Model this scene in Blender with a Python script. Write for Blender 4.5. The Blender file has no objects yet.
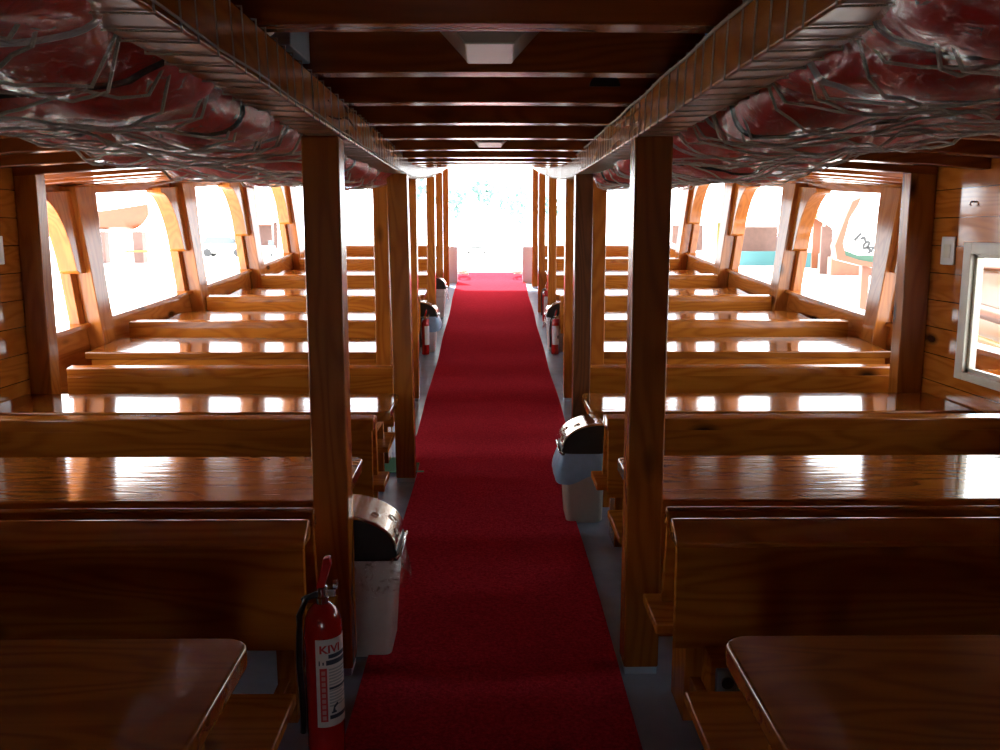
import bpy, bmesh, math, random
from mathutils import Vector, Matrix, noise
from mathutils.bvhtree import BVHTree
random.seed(7)
SC = bpy.context.scene
COL = SC.collection

# ------------------------------------------------------------------ camera, sky, sun, exposure
F = 900.0
PITCH = math.atan(142 / F)
YAW = math.atan(10 / F * math.cos(PITCH))
cam = bpy.data.objects.new('camera', bpy.data.cameras.new('camera'))
COL.objects.link(cam)
cam.location = (0, 0, 1.8)
cam.rotation_euler = (math.pi / 2 - PITCH, 0, -YAW)
cam.data.sensor_width = 36
cam.data.lens = 36 * F / 1000
cam.data.clip_end = 1000
SC.camera = cam
W = bpy.data.worlds.new('world')
SC.world = W
W.use_nodes = True
bg = W.node_tree.nodes['Background']
bg.inputs['Color'].default_value = (0.93, 0.97, 1.0, 1)
bg.inputs['Strength'].default_value = 9.5
sun = bpy.data.objects.new('sun', bpy.data.lights.new('sun', 'SUN'))
COL.objects.link(sun)
sun.data.energy = 24
sun.data.angle = 0.012
sun.data.color = (1, 0.96, 0.88)
sun.rotation_euler = Vector((0.30, -0.42, -0.86)).to_track_quat('-Z', 'Y').to_euler()
SC.view_settings.view_transform = 'Standard'
SC.view_settings.look = 'None'
SC.view_settings.gamma = 1
SC.view_settings.use_curve_mapping = False
SC.view_settings.exposure = 0.0


# ------------------------------------------------------------------ shape of the boat
def S(y):                                   # rise of the deck towards the bow
    return 0.0289 * max(0.0, y - 6) ** 1.395


def hull(y):                                # inner half width of the hull at sill height
    return 3.85 - 0.08 * (y - 8)


def camber(x):
    return -0.012 * x * x


LEAN = 0.12


# ------------------------------------------------------------------ helpers
class MB:
    def __init__(self):
        self.v, self.f = [], []

    def add(self, vs, fs):
        n = len(self.v)
        self.v += [tuple(v) for v in vs]
        self.f += [tuple(i + n for i in f) for f in fs]
        return self

    def box(self, x0, x1, y0, y1, z0, z1):
        if x0 > x1: x0, x1 = x1, x0
        vs = [(x, y, z) for z in (z0, z1) for x, y in ((x0, y0), (x1, y0), (x1, y1), (x0, y1))]
        return self.add(vs, [(3, 2, 1, 0), (4, 5, 6, 7), (0, 1, 5, 4), (1, 2, 6, 5), (2, 3, 7, 6), (3, 0, 4, 7)])

    def prism(self, poly, fn, a, b):
        """poly: 2-D outline, fn(u, v, w) -> point, extruded from w=a to w=b"""
        n = len(poly)
        vs = [fn(u, v, a) for u, v in poly] + [fn(u, v, b) for u, v in poly]
        fs = [tuple(reversed(range(n))), tuple(range(n, 2 * n))]
        fs += [(i, (i + 1) % n, n + (i + 1) % n, n + i) for i in range(n)]
        return self.add(vs, fs)

    def tube(self, path, r, n=8, close=False):
        path = [Vector(p) for p in path]
        m = len(path)
        rr = r if isinstance(r, (list, tuple)) else [r] * m
        vs, fs = [], []
        ref = Vector((0.13, 0.21, 0.97))
        for i, p in enumerate(path):
            if close:
                t = path[(i + 1) % m] - path[i - 1]
            else:
                t = path[min(i + 1, m - 1)] - path[max(i - 1, 0)]
            t.normalize()
            a = t.cross(ref)
            if a.length < 0.05: a = t.cross(Vector((1, 0, 0)))
            a.normalize()
            b = t.cross(a)
            for k in range(n):
                q = 2 * math.pi * k / n
                vs.append(p + (a * math.cos(q) + b * math.sin(q)) * rr[i])
        for i in range(m if close else m - 1):
            j = (i + 1) % m
            for k in range(n):
                l = (k + 1) % n
                fs.append((i * n + k, i * n + l, j * n + l, j * n + k))
        if not close:
            fs.append(tuple(reversed(range(n))))
            fs.append(tuple(range((m - 1) * n, m * n)))
        return self.add(vs, fs)

    def lathe(self, prof, c, n=32):
        vs, fs = [], []
        m = len(prof)
        for r, z in prof:
            for k in range(n):
                q = 2 * math.pi * k / n
                vs.append((c[0] + r * math.cos(q), c[1] + r * math.sin(q), c[2] + z))
        for i in range(m - 1):
            for k in range(n):
                l = (k + 1) % n
                fs.append((i * n + k, i * n + l, (i + 1) * n + l, (i + 1) * n + k))
        fs.append(tuple(reversed(range(n))))
        fs.append(tuple(range((m - 1) * n, m * n)))
        return self.add(vs, fs)

    def grid(self, nu, nv, fn):
        vs = [fn(i / nu, j / nv) for j in range(nv + 1) for i in range(nu + 1)]
        fs = [(j * (nu + 1) + i, j * (nu + 1) + i + 1, (j + 1) * (nu + 1) + i + 1, (j + 1) * (nu + 1) + i)
              for j in range(nv) for i in range(nu)]
        return self.add(vs, fs)

    def slab(self, nu, nv, fn, th):
        n = (nu + 1) * (nv + 1)
        top = [Vector(fn(i / nu, j / nv)) for j in range(nv + 1) for i in range(nu + 1)]
        vs = top + [p - Vector((0, 0, th)) for p in top]
        g = lambda i, j: j * (nu + 1) + i
        fs = []
        for j in range(nv):
            for i in range(nu):
                q = (g(i, j), g(i + 1, j), g(i + 1, j + 1), g(i, j + 1))
                fs += [q, tuple(n + k for k in reversed(q))]
        rim = [g(i, 0) for i in range(nu)] + [g(nu, j) for j in range(nv)] + [g(i, nv) for i in range(nu, 0, -1)] + [g(0, j) for j in range(nv, 0, -1)]
        for a, b in zip(rim, rim[1:] + rim[:1]): fs.append((b, a, n + a, n + b))
        return self.add(vs, fs)

    def build(self, name, mat, parent=None, bevel=0, smooth=False, seg=2):
        off = Vector((0, 0, 0))
        q = parent
        while q is not None:
            off += q.location
            q = q.parent
        me = bpy.data.meshes.new(name)
        if parent is None:
            xs = [v[0] for v in self.v]; ys = [v[1] for v in self.v]; zs = [v[2] for v in self.v]
            loc = Vector(((min(xs) + max(xs)) / 2, (min(ys) + max(ys)) / 2, min(zs)))
            off = loc
        me.from_pydata([tuple(Vector(v) - off) for v in self.v], [], self.f)
        bm = bmesh.new(); bm.from_mesh(me)
        bmesh.ops.recalc_face_normals(bm, faces=bm.faces)
        bm.to_mesh(me); bm.free()
        me.materials.append(mat)
        o = bpy.data.objects.new(name, me)
        COL.objects.link(o)
        if parent is None:
            o.location = loc
        else:
            o.parent = parent
        if smooth:
            for p in me.polygons: p.use_smooth = True
            if smooth == 'auto':
                me.set_sharp_from_angle(angle=math.radians(35))
        if bevel:
            b = o.modifiers.new('bevel', 'BEVEL')
            b.width = bevel; b.segments = seg; b.limit_method = 'ANGLE'
            b.harden_normals = False
            for p in me.polygons: p.use_smooth = True
            me.set_sharp_from_angle(angle=math.radians(30))
        return o


def tag(o, label, cat, group=None):
    o['label'] = label; o['category'] = cat; o['kind'] = 'thing'
    if group: o['group'] = group
    return o


def thing(name, loc, label, cat, group=None):
    o = bpy.data.objects.new(name, None)
    o.empty_display_size = 0.1
    COL.objects.link(o)
    o.location = loc
    return tag(o, label, cat, group)


def struct(o):
    o['kind'] = 'structure'
    return o


ORD = ['nearest', 'second', 'third', 'fourth', 'fifth', 'sixth', 'seventh', 'eighth', 'ninth', 'tenth', 'eleventh',
       'twelfth', 'thirteenth', 'fourteenth', 'fifteenth', 'sixteenth', 'seventeenth', 'eighteenth', 'nineteenth',
       'twentieth', 'twenty-first', 'twenty-second', 'twenty-third', 'twenty-fourth', 'twenty-fifth']


# ------------------------------------------------------------------ materials
def nodes(name):
    m = bpy.data.materials.new(name)
    m.use_nodes = True
    nt = m.node_tree
    return m, nt, nt.nodes['Principled BSDF']


def N(nt, kind, **kw):
    n = nt.nodes.new(kind)
    for k, v in kw.items():
        if k.startswith('i_'):
            n.inputs[k[2:].replace('_', ' ')].default_value = v
        else:
            setattr(n, k, v)
    return n


def math_node(nt, op, a, b=None, c=None, clamp=False):
    n = nt.nodes.new('ShaderNodeMath'); n.operation = op; n.use_clamp = clamp
    for i, x in enumerate((a, b, c)):
        if x is None: continue
        if isinstance(x, (int, float)): n.inputs[i].default_value = x
        else: nt.links.new(x, n.inputs[i])
    return n.outputs[0]


def mixc(nt, fac, a, b):
    n = nt.nodes.new('ShaderNodeMix'); n.data_type = 'RGBA'
    if isinstance(fac, (int, float)): n.inputs[0].default_value = fac
    else: nt.links.new(fac, n.inputs[0])
    for i, x in ((6, a), (7, b)):
        if isinstance(x, tuple): n.inputs[i].default_value = (*x, 1)
        else: nt.links.new(x, n.inputs[i])
    return n.outputs[2]


def wood(name, axis, light=(0.50, 0.165, 0.020), dark=(0.27, 0.065, 0.007), knot=(0.03, 0.010, 0.004), coat=0.8,
         rough=0.12, bump=0.06, boards=0.0, knots=0.12, spec=0.0):
    m, nt, p = nodes(name)
    L = nt.links.new
    tc = N(nt, 'ShaderNodeTexCoord')
    oi = N(nt, 'ShaderNodeObjectInfo')
    off = N(nt, 'ShaderNodeVectorMath', operation='SCALE')
    cx = N(nt, 'ShaderNodeCombineXYZ', i_X=13.7, i_Y=7.3, i_Z=19.1)
    L(cx.outputs[0], off.inputs[0]); L(oi.outputs['Random'], off.inputs['Scale'])
    add = N(nt, 'ShaderNodeVectorMath', operation='ADD')
    L(tc.outputs['Object'], add.inputs[0]); L(off.outputs[0], add.inputs[1])

    def mapped(al, ac):
        sc = [ac, ac, ac]; sc[axis] = al
        mp = N(nt, 'ShaderNodeMapping'); mp.inputs['Scale'].default_value = sc
        L(add.outputs[0], mp.inputs['Vector'])
        return mp.outputs[0]
    n1 = N(nt, 'ShaderNodeTexNoise', i_Scale=1.0, i_Detail=2.0, i_Roughness=0.45, i_Distortion=0.25)
    L(mapped(0.55, 3.2), n1.inputs['Vector'])
    rings = math_node(nt, 'SINE', math_node(nt, 'MULTIPLY', n1.outputs['Fac'], 95.0))
    rings = math_node(nt, 'MULTIPLY_ADD', rings, 0.5, 0.5)
    rings = math_node(nt, 'POWER', rings, 1.8)
    n2 = N(nt, 'ShaderNodeTexNoise', i_Scale=1.0, i_Detail=3.0, i_Roughness=0.6)
    L(mapped(2.0, 70.0), n2.inputs['Vector'])
    n3 = N(nt, 'ShaderNodeTexNoise', i_Scale=1.0, i_Detail=2.0)
    L(mapped(0.5, 1.6), n3.inputs['Vector'])
    f = math_node(nt, 'MULTIPLY_ADD', n2.outputs['Fac'], 0.5, math_node(nt, 'MULTIPLY', rings, 0.45))
    f = math_node(nt, 'MULTIPLY_ADD', n3.outputs['Fac'], 0.7, math_node(nt, 'SUBTRACT', f, 0.3), clamp=True)
    col = mixc(nt, f, light, dark)
    v = N(nt, 'ShaderNodeTexVoronoi', i_Scale=1.0)
    L(mapped(1.5, 3.6), v.inputs['Vector'])
    sx = N(nt, 'ShaderNodeSeparateColor'); L(v.outputs['Color'], sx.inputs[0])
    pick = math_node(nt, 'GREATER_THAN', sx.outputs[0], 0.4)
    mr = N(nt, 'ShaderNodeMapRange', i_From_Min=knots * 0.55, i_From_Max=knots * 1.5, i_To_Min=1.0, i_To_Max=0.0)
    L(v.outputs['Distance'], mr.inputs['Value'])
    col = mixc(nt, math_node(nt, 'MULTIPLY', mr.outputs[0], pick), col, knot)
    if boards:
        sep = N(nt, 'ShaderNodeSeparateXYZ'); L(tc.outputs['Object'], sep.inputs[0])
        fr = math_node(nt, 'FRACT', math_node(nt, 'DIVIDE', sep.outputs[2 if axis == 1 else 0], boards))
        col = mixc(nt, math_node(nt, 'LESS_THAN', fr, 0.03), col, (0.03, 0.012, 0.005))
    hue = N(nt, 'ShaderNodeHueSaturation')
    L(math_node(nt, 'MULTIPLY_ADD', oi.outputs['Random'], 0.3, 0.85), hue.inputs['Value'])
    L(col, hue.inputs['Color'])
    L(hue.outputs[0], p.inputs['Base Color'])
    p.inputs['Roughness'].default_value = 0.45
    p.inputs['Specular IOR Level'].default_value = spec
    p.inputs['Coat Weight'].default_value = coat
    p.inputs['Coat Roughness'].default_value = rough
    bp = N(nt, 'ShaderNodeBump', i_Strength=bump, i_Distance=0.01)
    nb = N(nt, 'ShaderNodeTexNoise', i_Scale=1.0, i_Detail=2.0)
    L(mapped(3.0, 22.0), nb.inputs['Vector'])
    L(nb.outputs['Fac'], bp.inputs['Height'])
    L(bp.outputs[0], p.inputs['Normal']); L(bp.outputs[0], p.inputs['Coat Normal'])
    return m


def plain(name, col, rough=0.5, metal=0.0, spec=0.5, bump=0.0, scale=40, var=0.0, coat=0.0):
    m, nt, p = nodes(name)
    L = nt.links.new
    tc = N(nt, 'ShaderNodeTexCoord')
    n = N(nt, 'ShaderNodeTexNoise', i_Scale=float(scale), i_Detail=3.0)
    L(tc.outputs['Object'], n.inputs['Vector'])
    a = tuple(max(0, c * (1 - var)) for c in col); b = tuple(min(1, c * (1 + var)) for c in col)
    L(mixc(nt, n.outputs['Fac'], a, b), p.inputs['Base Color'])
    p.inputs['Roughness'].default_value = rough
    p.inputs['Metallic'].default_value = metal
    p.inputs['Specular IOR Level'].default_value = spec
    p.inputs['Coat Weight'].default_value = coat
    if bump:
        bp = N(nt, 'ShaderNodeBump', i_Strength=bump, i_Distance=0.01)
        L(n.outputs['Fac'], bp.inputs['Height']); L(bp.outputs[0], p.inputs['Normal'])
    return m


def film(name, tint=(0.95, 0.97, 1.0), haze=0.10, gloss=0.35, scale=14.0):
    """clear crinkled plastic film"""
    m = bpy.data.materials.new(name); m.use_nodes = True
    nt = m.node_tree; nt.nodes.clear(); L = nt.links.new
    out = N(nt, 'ShaderNodeOutputMaterial')
    tr = N(nt, 'ShaderNodeBsdfTransparent'); tr.inputs[0].default_value = (*tint, 1)
    gl = N(nt, 'ShaderNodeBsdfGlossy'); gl.inputs['Roughness'].default_value = 0.16
    di = N(nt, 'ShaderNodeBsdfDiffuse'); di.inputs[0].default_value = (0.75, 0.72, 0.70, 1)
    tc = N(nt, 'ShaderNodeTexCoord')
    ns = N(nt, 'ShaderNodeTexNoise', i_Scale=scale, i_Detail=4.0, i_Distortion=2.5)
    L(tc.outputs['Object'], ns.inputs['Vector'])
    bp = N(nt, 'ShaderNodeBump', i_Strength=0.7, i_Distance=0.02)
    L(ns.outputs['Fac'], bp.inputs['Height']); L(bp.outputs[0], gl.inputs['Normal'])
    lw = N(nt, 'ShaderNodeLayerWeight', i_Blend=0.35); L(bp.outputs[0], lw.inputs['Normal'])
    mr = N(nt, 'ShaderNodeMapRange', i_From_Min=0.50, i_From_Max=0.72, i_To_Min=0.0, i_To_Max=haze * 4)
    L(ns.outputs['Fac'], mr.inputs['Value'])
    m1 = N(nt, 'ShaderNodeMixShader'); L(mr.outputs[0], m1.inputs[0]); L(tr.outputs[0], m1.inputs[1]); L(di.outputs[0], m1.inputs[2])
    m2 = N(nt, 'ShaderNodeMixShader')
    L(math_node(nt, 'MULTIPLY_ADD', lw.outputs['Facing'], gloss, 0.06, clamp=True), m2.inputs[0])
    L(m1.outputs[0], m2.inputs[1]); L(gl.outputs[0], m2.inputs[2])
    L(m2.outputs[0], out.inputs['Surface'])
    return m


WX = wood('varnished_pine_across', 0, coat=0.35, rough=0.16)
WY = wood('varnished_pine_along', 1, rough=0.22)
WZ = wood('varnished_pine_upright', 2, rough=0.22, light=(0.42, 0.135, 0.017), dark=(0.24, 0.06, 0.007))
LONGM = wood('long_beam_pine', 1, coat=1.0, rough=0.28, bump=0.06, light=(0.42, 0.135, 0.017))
RAILM = wood('bench_rail_pine', 0, coat=1.0, rough=0.14)
TOPM = wood('table_top_pine', 0, light=(0.33, 0.105, 0.014), dark=(0.18, 0.045, 0.006), rough=0.09, bump=0.09, coat=1.0, knots=0.05)
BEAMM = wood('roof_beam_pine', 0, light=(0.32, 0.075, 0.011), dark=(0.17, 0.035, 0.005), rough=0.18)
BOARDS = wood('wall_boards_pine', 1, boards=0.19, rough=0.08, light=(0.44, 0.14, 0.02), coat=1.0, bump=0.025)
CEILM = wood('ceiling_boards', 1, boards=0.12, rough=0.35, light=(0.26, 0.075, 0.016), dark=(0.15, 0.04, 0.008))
RIBM = wood('rib_pine', 2, light=(0.50, 0.17, 0.03), dark=(0.32, 0.09, 0.013), rough=0.12, coat=0.6, bump=0.03)
DARKPOST = wood('dark_stained_pine', 2, light=(0.17, 0.055, 0.018), dark=(0.08, 0.024, 0.008), rough=0.25, knot=(0.34, 0.17, 0.10), knots=0.2)


def carpet_mat():
    m, nt, p = nodes('red_carpet_pile')
    L = nt.links.new
    tc = N(nt, 'ShaderNodeTexCoord')
    n = N(nt, 'ShaderNodeTexNoise', i_Scale=75.0, i_Detail=3.0, i_Roughness=0.7)
    n2 = N(nt, 'ShaderNodeTexNoise', i_Scale=1.3, i_Detail=3.0)
    L(tc.outputs['Object'], n.inputs['Vector']); L(tc.outputs['Object'], n2.inputs['Vector'])
    mr = N(nt, 'ShaderNodeMapRange', i_From_Min=0.33, i_From_Max=0.67); L(n.outputs['Fac'], mr.inputs['Value'])
    c = mixc(nt, mr.outputs[0], (0.24, 0.010, 0.018), (0.66, 0.040, 0.065))
    c = mixc(nt, math_node(nt, 'MULTIPLY', n2.outputs['Fac'], 0.4), c, (0.36, 0.035, 0.05))
    L(c, p.inputs['Base Color'])
    p.inputs['Roughness'].default_value = 0.9
    p.inputs['Specular IOR Level'].default_value = 0.0
    p.inputs['Sheen Weight'].default_value = 0.0
    bp = N(nt, 'ShaderNodeBump', i_Strength=0.8, i_Distance=0.006)
    L(n.outputs['Fac'], bp.inputs['Height']); L(bp.outputs[0], p.inputs['Normal'])
    return m


CARPET = carpet_mat()
FLOORM = plain('blue_grey_deck_paint', (0.28, 0.38, 0.50), 0.25, var=0.25, scale=6, bump=0.05)
GREYP = plain('grey_bulwark_paint', (0.44, 0.56, 0.70), 0.45, var=0.08)
ROPEM = plain('beige_rope', (0.42, 0.34, 0.25), 0.8, bump=0.5, scale=220, var=0.3)
CORDM = plain('grey_net_cord', (0.42, 0.37, 0.31), 0.8, bump=0.5, scale=260, var=0.3)
JACKM = plain('red_jacket_cloth', (0.52, 0.020, 0.014), 0.55, var=0.35, scale=5, bump=0.2)
BLACKM = plain('black_plastic', (0.012, 0.011, 0.012), 0.3, var=0.2)
BLKCLOTH = plain('black_webbing', (0.015, 0.016, 0.018), 0.8)
SILVERM = plain('grey_reflective_tape', (0.42, 0.43, 0.44), 0.35, var=0.15)
FILM = film('clear_wrap', haze=0.11, gloss=0.22, scale=17.0)
BAGCLEAR = film('clear_bin_liner', haze=0.13, gloss=0.35, scale=12)
BAGBLUE = plain('light_blue_liner', (0.25, 0.42, 0.62), 0.35, var=0.2, scale=18, bump=0.5)
CHROME = plain('champagne_chrome', (0.66, 0.60, 0.50), 0.16, metal=1.0, var=0.05)
STEEL = plain('steel', (0.6, 0.6, 0.6), 0.25, metal=1.0)
BINM = plain('cream_bin_plastic', (0.50, 0.47, 0.41), 0.4, var=0.05)
BINW = plain('white_bin_plastic', (0.62, 0.61, 0.60), 0.4, var=0.05)
REDP = plain('extinguisher_red', (0.42, 0.010, 0.008), 0.18, var=0.05, coat=0.6)
LABELM = plain('label_white', (0.72, 0.73, 0.75), 0.4)
INKRED = plain('label_red_ink', (0.55, 0.03, 0.04), 0.5)
INKBLUE = plain('label_dark_ink', (0.03, 0.05, 0.10), 0.5)
INKGREY = plain('label_grey_ink', (0.36, 0.42, 0.46), 0.5)
LAMPM = plain('grey_lamp_diffuser', (0.50, 0.46, 0.40), 0.35, var=0.03)
LAMPR = plain('lamp_rim', (0.70, 0.66, 0.58), 0.25)
WHITEP = plain('white_plate_plastic', (0.66, 0.64, 0.60), 0.35)
FRAMEM = plain('cream_window_frame', (0.62, 0.58, 0.48), 0.35, var=0.08, scale=12)
BLUECL = plain('blue_cloth', (0.06, 0.20, 0.50), 0.8, var=0.3, scale=9)
GREENM = plain('green_mat_pile', (0.03, 0.22, 0.09), 0.9, bump=0.5, scale=120, var=0.3)
QUAY = plain('pale_quay_concrete', (0.74, 0.73, 0.70), 0.8, var=0.06, scale=0.6)
OUTW = plain('white_boat_paint', (0.82, 0.82, 0.80), 0.4)
OUTO = plain('orange_boat_timber', (0.13, 0.032, 0.008), 0.4, var=0.25, scale=3)
OUTY = plain('yellow_timber', (0.15, 0.07, 0.012), 0.4, var=0.15, scale=3)
OUTG = plain('green_boat_paint', (0.004, 0.05, 0.022), 0.4)
OUTT = plain('turquoise_paint', (0.03, 0.11, 0.12), 0.5)
OUTYEL = plain('yellow_awning', (0.15, 0.13, 0.02), 0.6)
OUTB = plain('blue_paint', (0.05, 0.30, 0.55), 0.5)
OUTD = plain('dark_rubber', (0.02, 0.02, 0.022), 0.6)
OUTBR = plain('brown_shade', (0.09, 0.040, 0.030), 0.6, var=0.3, scale=4)
CARG = plain('car_glass', (0.06, 0.08, 0.09), 0.1)
LEAFM = plain('tree_leaves', (0.09, 0.17, 0.15), 0.8, var=0.4, scale=1.2)
BARKM = plain('tree_bark', (0.5, 0.45, 0.4), 0.9)


# glass of the side windows: almost clear, shiny at grazing angles
def pane_mat():
    m = bpy.data.materials.new('window_glass'); m.use_nodes = True
    nt = m.node_tree; nt.nodes.clear(); L = nt.links.new
    out = N(nt, 'ShaderNodeOutputMaterial'); tr = N(nt, 'ShaderNodeBsdfTransparent')
    tr.inputs[0].default_value = (0.93, 0.96, 0.95, 1)
    gl = N(nt, 'ShaderNodeBsdfGlossy'); gl.inputs['Roughness'].default_value = 0.02
    fr = N(nt, 'ShaderNodeLayerWeight', i_Blend=0.5); mx = N(nt, 'ShaderNodeMixShader')
    L(math_node(nt, 'MULTIPLY_ADD', math_node(nt, 'POWER', fr.outputs['Facing'], 5.0), 0.9, 0.05), mx.inputs[0]); L(tr.outputs[0], mx.inputs[1]); L(gl.outputs[0], mx.inputs[2])
    L(mx.outputs[0], out.inputs['Surface'])
    return m


GLASS = pane_mat()

# ------------------------------------------------------------------ the setting
b = MB(); b.box(-250, 250, -60, 420, -0.75, -0.35); struct(b.build('ground', QUAY))
b = MB()
YS = [-1.5 + i * 0.5 for i in range(41)]
b.slab(8, 40, lambda u, v: ((u * 2 - 1) * (hull(max(6.5, -1.5 + v * 20)) + 0.02), -1.5 + v * 20, S(-1.5 + v * 20)), 0.1)
struct(b.build('floor', FLOORM, smooth='auto'))
b = MB()
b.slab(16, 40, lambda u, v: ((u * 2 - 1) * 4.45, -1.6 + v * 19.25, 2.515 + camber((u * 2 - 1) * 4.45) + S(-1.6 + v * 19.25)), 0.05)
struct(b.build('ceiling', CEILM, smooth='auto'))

# cabin walls near the camera (boards), two windows each, mostly unseen and added for light
WLX, WRX = -3.31, 3.14
W0, W1 = 4.75, 5.93
WEND = 6.56


WINS = [(3.5, 4.15), (W0, W1)]


def cabin_wall(name, x, out):
    b = MB()
    xo = x + 0.06 * out
    top = 2.33
    ys = [-1.5] + [v for w in WINS for v in w] + [WEND]
    for k in range(0, len(ys), 2): b.box(x, xo, ys[k], ys[k + 1], 0.0, top)
    for w0, w1 in WINS:
        b.box(x, xo, w0, w1, 0.0, 0.86); b.box(x, xo, w0, w1, 1.72, top)
    return struct(b.build(name, BOARDS))


cabin_wall('wall_right', WRX, 1)
cabin_wall('wall_left', WLX, -1)
for nm, x, out, (w0, w1) in (('window_1', WRX, 1, WINS[1]), ('window_2_added', WRX, 1, WINS[0]), ('window_3_added', WLX, -1, WINS[1]), ('window_4_added', WLX, -1, WINS[0])):  # first is seen; the rest are unseen, added to let in daylight
    b = MB()
    xi, xo = x - 0.022 * out, x + 0.07 * out
    t = 0.075
    b.box(xi, xo, w0 - 0.02, w0 + t, 0.84, 1.74); b.box(xi, xo, w1 - t, w1 + 0.02, 0.84, 1.74)
    b.box(xi, xo, w0 + t, w1 - t, 0.84, 0.84 + t * .7); b.box(xi, xo, w0 + t, w1 - t, 1.74 - t, 1.74)
    fr = struct(b.build(nm, FRAMEM, bevel=0.004))
    b = MB()
    for y0, y1 in ((w0 + t, w0 + t + 0.03), (w1 - t - 0.03, w1 - t)):
        b.box(x + 0.01 * out, x + 0.04 * out, y0, y1, 0.84 + t * .7, 1.74 - t)
    b.box(x + 0.01 * out, x + 0.04 * out, w0 + t, w1 - t, 0.84 + t * .7, 0.92); b.box(x + 0.01 * out, x + 0.04 * out, w0 + t, w1 - t, 1.64, 1.74 - t)
    b.build('sash', FRAMEM, fr)
    b = MB(); b.add([(x + .025 * out, y_, z_) for y_, z_ in ((w0 + t + .02, .91), (w1 - t - .02, .91), (w1 - t - .02, 1.65), (w0 + t + .02, 1.65))], [(0, 1, 2, 3)]); b.build('pane', GLASS, fr)
# aft wall behind the camera, with a made-up opening sized to let in light
b = MB()
b.box(-3.31, -0.45, -1.56, -1.5, 0, 2.45); b.box(-0.05, 3.14, -1.56, -1.5, 0, 2.45); b.box(-0.45, -0.05, -1.56, -1.5, 0, 0.25); b.box(-0.45, -0.05, -1.56, -1.5, 1.0, 2.45)
struct(b.build('wall_aft', BOARDS))
# end posts of the cabin walls
for side, sx, x in (('left', -1, WLX), ('right', 1, WRX)):
    b = MB(); b.box(x - sx * (0.155 if sx < 0 else 0.185), x - sx * 0.001, 6.42, 6.56, 0, 2.24)
    tag(b.build('cabin_corner_post', WZ, bevel=0.008), 'thick varnished corner post at the end of the %s cabin wall' % side, 'post')
    # bulkhead between the cabin wall and the wider hull
    b = MB(); b.box(x + sx * 0.06, sx * 3.9, 6.50, 6.56, 0, 0.80)
    struct(b.build('wall_bulkhead_' + side, BOARDS))

RIBY = [8.50, 10.88, 13.02, 15.05]
SILL, TOP = 0.83, 2.05


def side(sx):
    nm = 'left' if sx < 0 else 'right'

    def pt(y, h, w):       # y along, h above deck, w inboard(-)/outboard(+)
        return (sx * (hull(y) + LEAN * (h - SILL) + w), y, h + S(y))
    ys = [4.4 + i * (17.5 - 4.4) / 30 for i in range(31)]
    # bulwark and header
    b = MB()
    for i in range(30):
        y0, y1 = ys[i], ys[i + 1]
        for h0, h1 in ((-0.6, SILL), (TOP, 2.36)):
            v = [pt(y, h, w) for h in (h0, h1) for y, w in ((y0, 0), (y1, 0), (y1, 0.10), (y0, 0.10))]
            b.add(v, [(3, 2, 1, 0), (4, 5, 6, 7), (0, 1, 5, 4), (1, 2, 6, 5), (2, 3, 7, 6), (3, 0, 4, 7)])
    struct(b.build('wall_hull_' + nm, RIBM_Y))
    b = MB()
    for i in range(30):
        y0, y1 = ys[i], ys[i + 1]
        v = [pt(y, h, w) for h in (SILL - 0.005, SILL + 0.03) for y, w in ((y0, -0.05), (y1, -0.05), (y1, 0.13), (y0, 0.13))]
        b.add(v, [(3, 2, 1, 0), (4, 5, 6, 7), (0, 1, 5, 4), (1, 2, 6, 5), (2, 3, 7, 6), (3, 0, 4, 7)])
    struct(b.build('trim_1' if sx < 0 else 'trim_2', WY, smooth='auto'))
    # pillars between windows, with rounded window corners, and the rib on each
    for i, ry in enumerate(RIBY):
        a0, a1 = ry - 0.10, ry + 0.42
        poly = [(a0, SILL), (a1, SILL), (a1, 1.50)]
        for k in range(1, 9):
            q = k / 8 * math.pi / 2
            poly.append((a1 + 0.17 * (1 - math.cos(q)), 1.50 + (TOP - 1.50) * math.sin(q)))
        poly.append((a0, TOP))
        b = MB(); b.prism(poly, pt, 0.0, 0.10)
        t = thing('window_pillar', pt(ry, 0, -0.1), 'varnished pillar with arched knees, %s from the camera along the %s windows' % (ORD[i], nm), 'pillar', 'window pillars on the ' + nm)
        b.build('panel', RIBM, t, bevel=0.006)
        # rib standing on the inboard face
        b = MB(); b.prism([(ry, 0.0), (ry + 0.20, 0.0), (ry + 0.24, 1.3), (ry + 0.36, 2.12), (ry - 0.02, 2.12)], pt, -0.15, 0.0)
        b.build('rib', RIBM, t, bevel=0.008)
        # curved knee under the header on the aft side
        kp = [(ry, TOP + .03), (ry - 0.50, TOP + .03), (ry - 0.50, TOP - .03)]
        for k in range(1, 11):
            q = k / 10 * math.pi / 2
            kp.append((ry - 0.50 + 0.34 * math.sin(q), TOP - .03 - 0.66 * (1 - math.cos(q))))
        kp += [(ry - 0.10, TOP - 0.72), (ry, TOP - 0.72)]
        b = MB(); b.prism(kp, pt, -0.10, 0.07); b.build('knee', RIBM, t, bevel=0.004)
    # forward corner board
    b = MB(); b.prism([(16.95, SILL), (17.5, SILL), (17.5, TOP), (16.7, TOP), (16.9, 1.7)], pt, -0.08, 0.10)
    struct(b.build('trim_3' if sx < 0 else 'trim_4', RIBM, bevel=0.006))


RIBM_Y = wood('hull_pine', 1, light=(0.50, 0.165, 0.028), dark=(0.32, 0.085, 0.013), rough=0.10, coat=1.0, bump=0.03)
side(-1); side(1)

# bow bulwark, left and right of the way out
for sx, nm in ((-1, 'left'), (1, 'right')):
    xo = hull(17.3)
    b = MB(); b.box(sx * 0.62, sx * xo, 17.32, 17.40, S(17.35) - 0.3, S(17.35) + 0.69)
    struct(b.build('wall_bow_' + nm, GREYP, bevel=0.01))

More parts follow.
